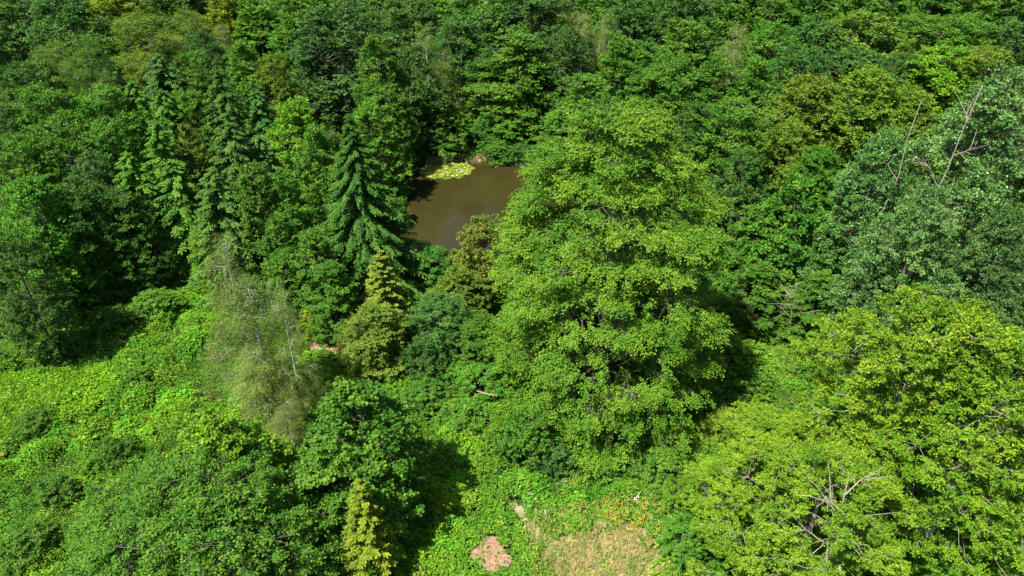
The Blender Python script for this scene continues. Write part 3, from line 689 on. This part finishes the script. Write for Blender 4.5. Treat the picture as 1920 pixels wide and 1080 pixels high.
def meadow_col(p, r):
    t = np.clip((fbm(p, 6, 51)-.35)*3.2, 0, 1); u = np.clip((fbm(p, 2.2, 53)-.42)*4, 0, 1); v = r.random(len(p))
    c = mixc((.095, .275, .018), (.16, .36, .018), t)
    ti = tussock(p, 1.9, 61, .3, .75)[1]; c = c*(.72+.5*ti[:, None])*np.stack([.85+.4*((ti*7) % 1), 1+0*ti, 1+0*ti], 1)
    c = c*(1-.45*u[:, None])+np.array((.06, .19, .02))*.45*u[:, None]
    w_ = np.clip((fbm(p, 1.6, 57)-.64)*8, 0, 1)*(v < .35)                   # withered stalks and docks
    c = c*(1-w_[:, None])+np.array((.24, .19, .05))*w_[:, None]
    y = (fbm(p, 1.1, 59) > .70) & (v > .6)
    c[y] = (.26, .34, .02)
    for k in ('bright', 'bright2'):
        i = inside(POLY[k], p+(np.stack([vnoise(p, 1.4, 3), vnoise(p, 1.4, 4)], 1)-.5)*3); c[i] = c[i]*.35+.65*np.array((.17, .37, .010))*(.8+.4*v[i, None])
    i = inside(POLY['smooth'], p); c[i] = c[i]*.5+np.array((.20, .36, .03))*.5
    i = inside(POLY['dryw'], p); s = (r.random(len(p)) < .45) & i; c[s] = (.24, .26, .06)
    return c
def mead_h(p):
    h = mounds(p)
    d = np.zeros(len(p))
    for k in ('soil', 'dry', 'path'):
        c = POLY[k].mean(0); d = np.maximum(d, np.exp(-((p-c)**2).sum(1)/(9 if k == 'soil' else 16)))
    h = h*(1-.85*d)+.12
    i = inside(POLY['bright'], p) | inside(POLY['bright2'], p)
    h = np.where(i, .9+.25*fbm(p, 1.5, 71)*2, h)
    i = inside(POLY['smooth'], p); return np.where(i, .25+.25*h, h)
leaf_layer('meadow_herbs', 190000, EDGE, .135, meadow_col, mead_h, 'bright green nettles, brambles and tall herbs covering the open meadow', 'meadow', 7, avoid=('soil', 'dry', 'bank', 'path'))

def stalk_col(p, r):
    v = r.random(len(p)); c = mixc((.12, .28, .02), (.22, .32, .04), v); c[v > .95] = (.28, .22, .08); return c
leaf_layer('tall_herb_stalks', 14000, EDGE, .22, stalk_col, lambda p: mead_h(p)+.28, 'tall grass stalks and docks standing above the meadow herbs', 'grass', 17, up=.1, rnd=1., wid=.22, avoid=('soil', 'dry', 'bank', 'path'))
# dark undergrowth under the wood
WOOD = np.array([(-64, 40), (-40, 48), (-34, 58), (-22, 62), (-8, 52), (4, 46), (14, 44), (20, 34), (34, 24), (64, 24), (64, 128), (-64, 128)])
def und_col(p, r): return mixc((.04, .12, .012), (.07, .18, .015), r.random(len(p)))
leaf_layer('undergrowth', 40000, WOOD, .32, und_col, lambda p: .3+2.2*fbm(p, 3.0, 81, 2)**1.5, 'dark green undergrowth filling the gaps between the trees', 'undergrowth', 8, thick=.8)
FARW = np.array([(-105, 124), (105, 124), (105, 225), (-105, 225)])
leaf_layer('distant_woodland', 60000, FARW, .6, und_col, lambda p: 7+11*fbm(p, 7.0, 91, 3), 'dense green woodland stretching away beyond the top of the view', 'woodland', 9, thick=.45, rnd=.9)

# dry grass blades
def blades(name, pix, n, h, cols, label, cat, seed, wd=.03):
    r = np.random.default_rng(seed); pl = poly_of(pix); lo, hi = pl.min(0)-.4, pl.max(0)+.4
    p = lo+(hi-lo)*r.random((n*3, 2)); q = p+(np.stack([vnoise(p, .8, 3), vnoise(p, .8, 4)], 1)-.5)*1.6
    p = p[inside(pl, q)]; p = p[(r.random(len(p)) < np.clip((fbm(p, .9, seed, 2)-.3)*3.5, .08, 1))][:n]
    hh = h*(.5+r.random(len(p)))
    d = np.concatenate([r.normal(size=(len(p), 2))*.6, np.ones((len(p), 1))], 1)
    pos = np.concatenate([p, (terrain(p)+.06+hh*.4)[:, None]], 1)
    c = np.array(cols)[r.integers(0, len(cols), len(p))]
    o = link(bpy.data.objects.new(name, leaves_mesh(name, pos, d, r.normal(size=pos.shape)+np.array([0, -.3, .6]), hh, wd/np.maximum(hh, .01)[:, None], M['meadow'], r.random(len(p)), r.random(len(p))*.3, c)))
    return setp(o, label, cat, 'stuff')
blades('dry_grass', DRY, 16000, .32, [(.6, .44, .26), (.5, .40, .2), (.3, .36, .06), (.62, .47, .32)], 'straw coloured dry grass on the clearing at the bottom edge', 'grass', 21, .035)
blades('meadow_grass', [(1000, 900), (1260, 880), (1290, 1150), (960, 1150)], 9000, .5, [(.2, .3, .05), (.3, .34, .08), (.12, .26, .03)], 'yellow green grass around the dry clearing', 'grass', 22, .04)
blades('smooth_grass', [(1290, 780), (1390, 640), (1480, 650), (1500, 700), (1440, 740), (1300, 870)], 14000, .6, [(.14, .27, .03), (.2, .3, .05), (.1, .25, .03)], 'soft green grass between the big central tree and the oaks', 'grass', 23, .05)
blades('shore_reeds', [(800, 312), (835, 309), (850, 300), (800, 300)], 900, 1.1, [(.16, .25, .06), (.2, .26, .1)], 'pale green reeds at the far shore behind the lilies', 'reeds', 24, .06)
blades('shore_reeds', [(905, 303), (990, 303), (990, 297), (905, 296)], 1500, .8, [(.05, .12, .02), (.08, .17, .03)], 'dark green reeds along the far right shore', 'reeds', 26, .08)
blades('shore_reeds', [(872, 309), (915, 309), (915, 296), (880, 296)], 130, .5, [(.36, .3, .15), (.42, .32, .2)], 'withered tan reeds on the sandy spot of the far shore', 'reeds', 25, .07)

# yellow and white flowers
def flowers(name, pix, n, size, col, z, label, seed):
    r = np.random.default_rng(seed); pl = poly_of(pix); lo, hi = pl.min(0), pl.max(0)
    p = lo+(hi-lo)*r.random((n*4, 2)); p = p[inside(pl, p)]; p = p[fbm(p, .7, seed, 1) > .42][:n]
    K = 5; q = np.repeat(p, K, 0)+r.normal(size=(len(p)*K, 2))*.07
    pos = np.concatenate([q, (terrain(q)+np.repeat(z*(.7+.5*r.random(len(p))), K))[:, None]], 1)
    o = link(bpy.data.objects.new(name, leaves_mesh(name, pos, r.normal(size=pos.shape)*[1, 1, .2], r.normal(size=pos.shape)*.4+[0, -.2, 1], size, .9, M['petal'] , r.random(len(pos)), np.zeros(len(pos)), np.tile(col, (len(pos), 1)))))
    return setp(o, label, 'flowers', 'stuff')
M['petal'] = leaf_mat('petals', (.6, .5, .1), .1, source='attr', trans=.3, var=.25)
flowers('ragwort_flowers', [(1150, 950), (1200, 935), (1212, 990), (1165, 1015), (1120, 950), (1135, 940)], 60, .07, (.75, .42, .01), .75, 'orange yellow ragwort flowers beside the dry clearing', 41)
flowers('cow_parsley_flowers', [(1170, 935), (1200, 935), (1200, 950), (1170, 950)], 8, .11, (.75, .75, .66), .9, 'white flower heads just above the yellow flowers', 42)
flowers('cow_parsley_flowers', [(990, 920), (1060, 910), (1060, 975), (960, 980)], 8, .07, (.6, .62, .52), .9, 'white flower heads beside the top of the trodden path', 43)
flowers('meadow_flowers', [(60, 800), (560, 640), (560, 900), (60, 1000)], 110, .06, (.55, .45, .05), 1.3, 'scattered yellow flowers in the left meadow', 44)

# ------------------------------------------------------------------ water lilies
r = np.random.default_rng(77)
LIL = poly_of([(782, 325), (800, 312), (830, 306), (868, 307), (884, 314), (889, 320), (862, 332), (838, 335), (806, 333)], -.12)
lo, hi = LIL.min(0), LIL.max(0); p = lo+(hi-lo)*r.random((1500, 2)); q = p+(np.stack([vnoise(p, .8, 5), vnoise(p, .8, 6)], 1)-.5)*1.2
p = p[inside(LIL, q)]; keep = []
for c in p:
    if all((c[0]-k[0])**2+(c[1]-k[1])**2 > .19**2 for k in keep): keep.append(c)
p = np.array(keep); Kp = 10
rad = .15+.15*r.random(len(p)); a0 = r.random(len(p))*6.283
VV = []; FF = []; TI = []; CO = []
for i, c in enumerate(p):
    an = a0[i]+.25+np.arange(Kp)/(Kp-1)*(2*math.pi-.5); tl = r.normal(0, .12, 2); zc = -.125+.02*r.random()
    ring = np.stack([c[0]+rad[i]*np.cos(an), c[1]+rad[i]*np.sin(an), zc+rad[i]*(tl[0]*np.cos(an)+tl[1]*np.sin(an))+.03], 1)
    o0 = len(VV)*0+sum(len(x) for x in VV) if i == 0 else o1
    VV.append(np.concatenate([[[c[0], c[1], zc+.02]], ring])); o1 = o0+Kp+1
    FF += [(o0, o0+1+k, o0+2+k) for k in range(Kp-1)]
    v = r.random(); cc = (.22, .26, .025) if v < .45 else ((.14, .23, .03) if v < .85 else (.36, .30, .04))
    TI += [r.random()]*(Kp-1); CO += [cc]*(Kp-1)
lily = bpy.data.objects.new('water_lily_patch', None); link(lily); cx, cy = p.mean(0); lily.location = (cx, cy, -.13)
setp(lily, 'yellow green mat of water lilies floating on the far side of the pond', 'water lilies')
VV = np.concatenate(VV)-[cx, cy, -.13]
pads = link(bpy.data.objects.new('lily_pads', raw_mesh('lily_pads', VV, FF, M['petal'], 3, False,
        {'tint': ('FLOAT', TI), 'tip': ('FLOAT', np.zeros(len(FF))), 'col': ('FLOAT_VECTOR', CO)})), lily)
fl = p[r.permutation(len(p))[:26]]; Kf = 7; q = np.repeat(fl, Kf, 0)
an = np.tile(np.arange(Kf)/Kf*6.283, len(fl)); d = np.stack([np.cos(an), np.sin(an), an*0+.8], 1)
pos = np.concatenate([q-[cx, cy], np.full((len(q), 1), .12)], 1)+d*.06
link(bpy.data.objects.new('lily_flowers', leaves_mesh('lily_flowers', pos, d, d*[-1, -1, 1], .16, .6, M['petal'], np.full(len(q), .8), np.zeros(len(q)), np.tile((.8, .76, .7), (len(q), 1)))), lily)

# ------------------------------------------------------------------ dead wood
def snag(name, seed, px, py, h, spread, label, cat, mat='pale', thick=.10, lean=0, n1=5, n2=5, zb=0, hang=.0, group=None):
    r = np.random.default_rng(seed)
    zt = zb+h; Y = (CAM_H-zt)/tdep(py); X = (px-960.0)/F*(Y*math.cos(P)+(CAM_H-zt)*math.sin(P))
    e = bpy.data.objects.new(name, None); link(e); e.location = (X, Y, tz(X, Y)); setp(e, label, cat, group=group)
    k = np.linspace(0, 1, 8)
    tr = np.stack([lean*k*h*.2+np.cumsum(r.normal(0, .015*h, 8)), np.cumsum(r.normal(0, .012*h, 8)), k*zt], 1); tr[:, :2] -= tr[0, :2]-0
    tr[0, 2] = -.3
    A = [(tr[None], (thick*(1-.85*k)+.015)[None], 6)]
    br = []; Rb = []
    for j in range(n1):
        f = .45+.5*(j+.5)/n1; b0 = np.array([np.interp(f, k, tr[:, c]) for c in range(3)]); an = j*2.4+r.random()
        l = spread*(1.15-f)*1.6*(.7+.6*r.random()); kk = np.linspace(0, 1, 6)
        d = np.array([math.cos(an), math.sin(an), .9+.5*r.random()-hang])
        c = b0+d*l*kk[:, None]+np.cumsum(r.normal(0, .06*l, (6, 3)), 0)*kk[:, None]; c[:, 2] += l*.25*kk**2
        br.append(c); Rb.append(thick*.5*(1-.85*kk)+.012)
    br2 = []; Rb2 = []
    for c in br:
        for j in range(n2):
            i = r.integers(2, 6); d = c[i]-c[i-1]; d = d/np.linalg.norm(d)+r.normal(0, .7, 3); l = spread*.45*(.5+r.random()); kk = np.linspace(0, 1, 6)
            br2.append(c[i]+d*l*kk[:, None]+np.cumsum(r.normal(0, .06*l, (6, 3)), 0)*kk[:, None]); Rb2.append(thick*.2*(1-.8*kk)+.008)
    if cat == 'branch':
        loc = e.location.copy(); bpy.data.objects.remove(e)
        o = link(bpy.data.objects.new(name, tube_mesh(name, A+[(np.array(br), np.array(Rb), 5), (np.array(br2), np.array(Rb2), 4)], M[mat]))); o.location = loc
        return setp(o, label, cat, group=group)
    link(bpy.data.objects.new('trunk', tube_mesh('dead_trunk', A, M[mat])), e)
    link(bpy.data.objects.new('branches', tube_mesh('dead_branches', [(np.array(br), np.array(Rb), 5), (np.array(br2), np.array(Rb2), 4)], M[mat])), e)
    return e
snag('dead_tree', 1, 1795, 168, 22.6, 1.9, 'pale dead tree with bare forked branches rising beside the tall poplar', 'tree', thick=.075, lean=.3, n1=4, n2=6)
snag('dead_tree', 2, 1738, 185, 22, 1.0, 'thin pale dead stem left of the forked dead tree', 'tree', thick=.06, lean=-.1, n1=3, n2=2)
snag('dead_branch', 3, 1500, 560, 5, 2.0, 'bare grey twigs in the shaded gap right of the big central tree', 'branch', thick=.06, n1=7, n2=7, hang=.6)
snag('dead_branch', 4, 1600, 905, 12, 2.0, 'pale bare twigs sticking out between the bottom right oaks', 'branch', thick=.08, n1=6, n2=6, hang=.4)
snag('dead_branch', 5, 498, 520, 8.0, .9, 'bare grey twigs beside the top of the tall weeping birch', 'branch', thick=.06, n1=6, n2=6, hang=.4)
def log(pix, z, rad, label, seed, zz=0.0):
    r = np.random.default_rng(seed); a = ground_point(*pix[0], z); b = ground_point(*pix[1], z); k = np.linspace(0, 1, 8)
    c = np.stack([a[0]+(b[0]-a[0])*k, a[1]+(b[1]-a[1])*k, 0*k], 1); c[:, 2] = z+.12*np.sin(k*5+seed); c[:, :2] += np.cumsum(r.normal(0, .05, (8, 2)), 0)
    o0 = c.mean(0); o = link(bpy.data.objects.new('fallen_branch', tube_mesh('fallen_branch', [((c-o0)[None], (rad*(1-.6*k))[None], 6)], M['pale']))); o.location = o0
    return setp(o, label, 'branch')
log([(868, 728), (932, 742)], 2.3, .07, 'long pale fallen branch lying on the thicket above the clearing', 1)
#log([(990, 985), (1052, 1052)], .5, .035, 'thin pale fallen branch beside the trodden path', 2)
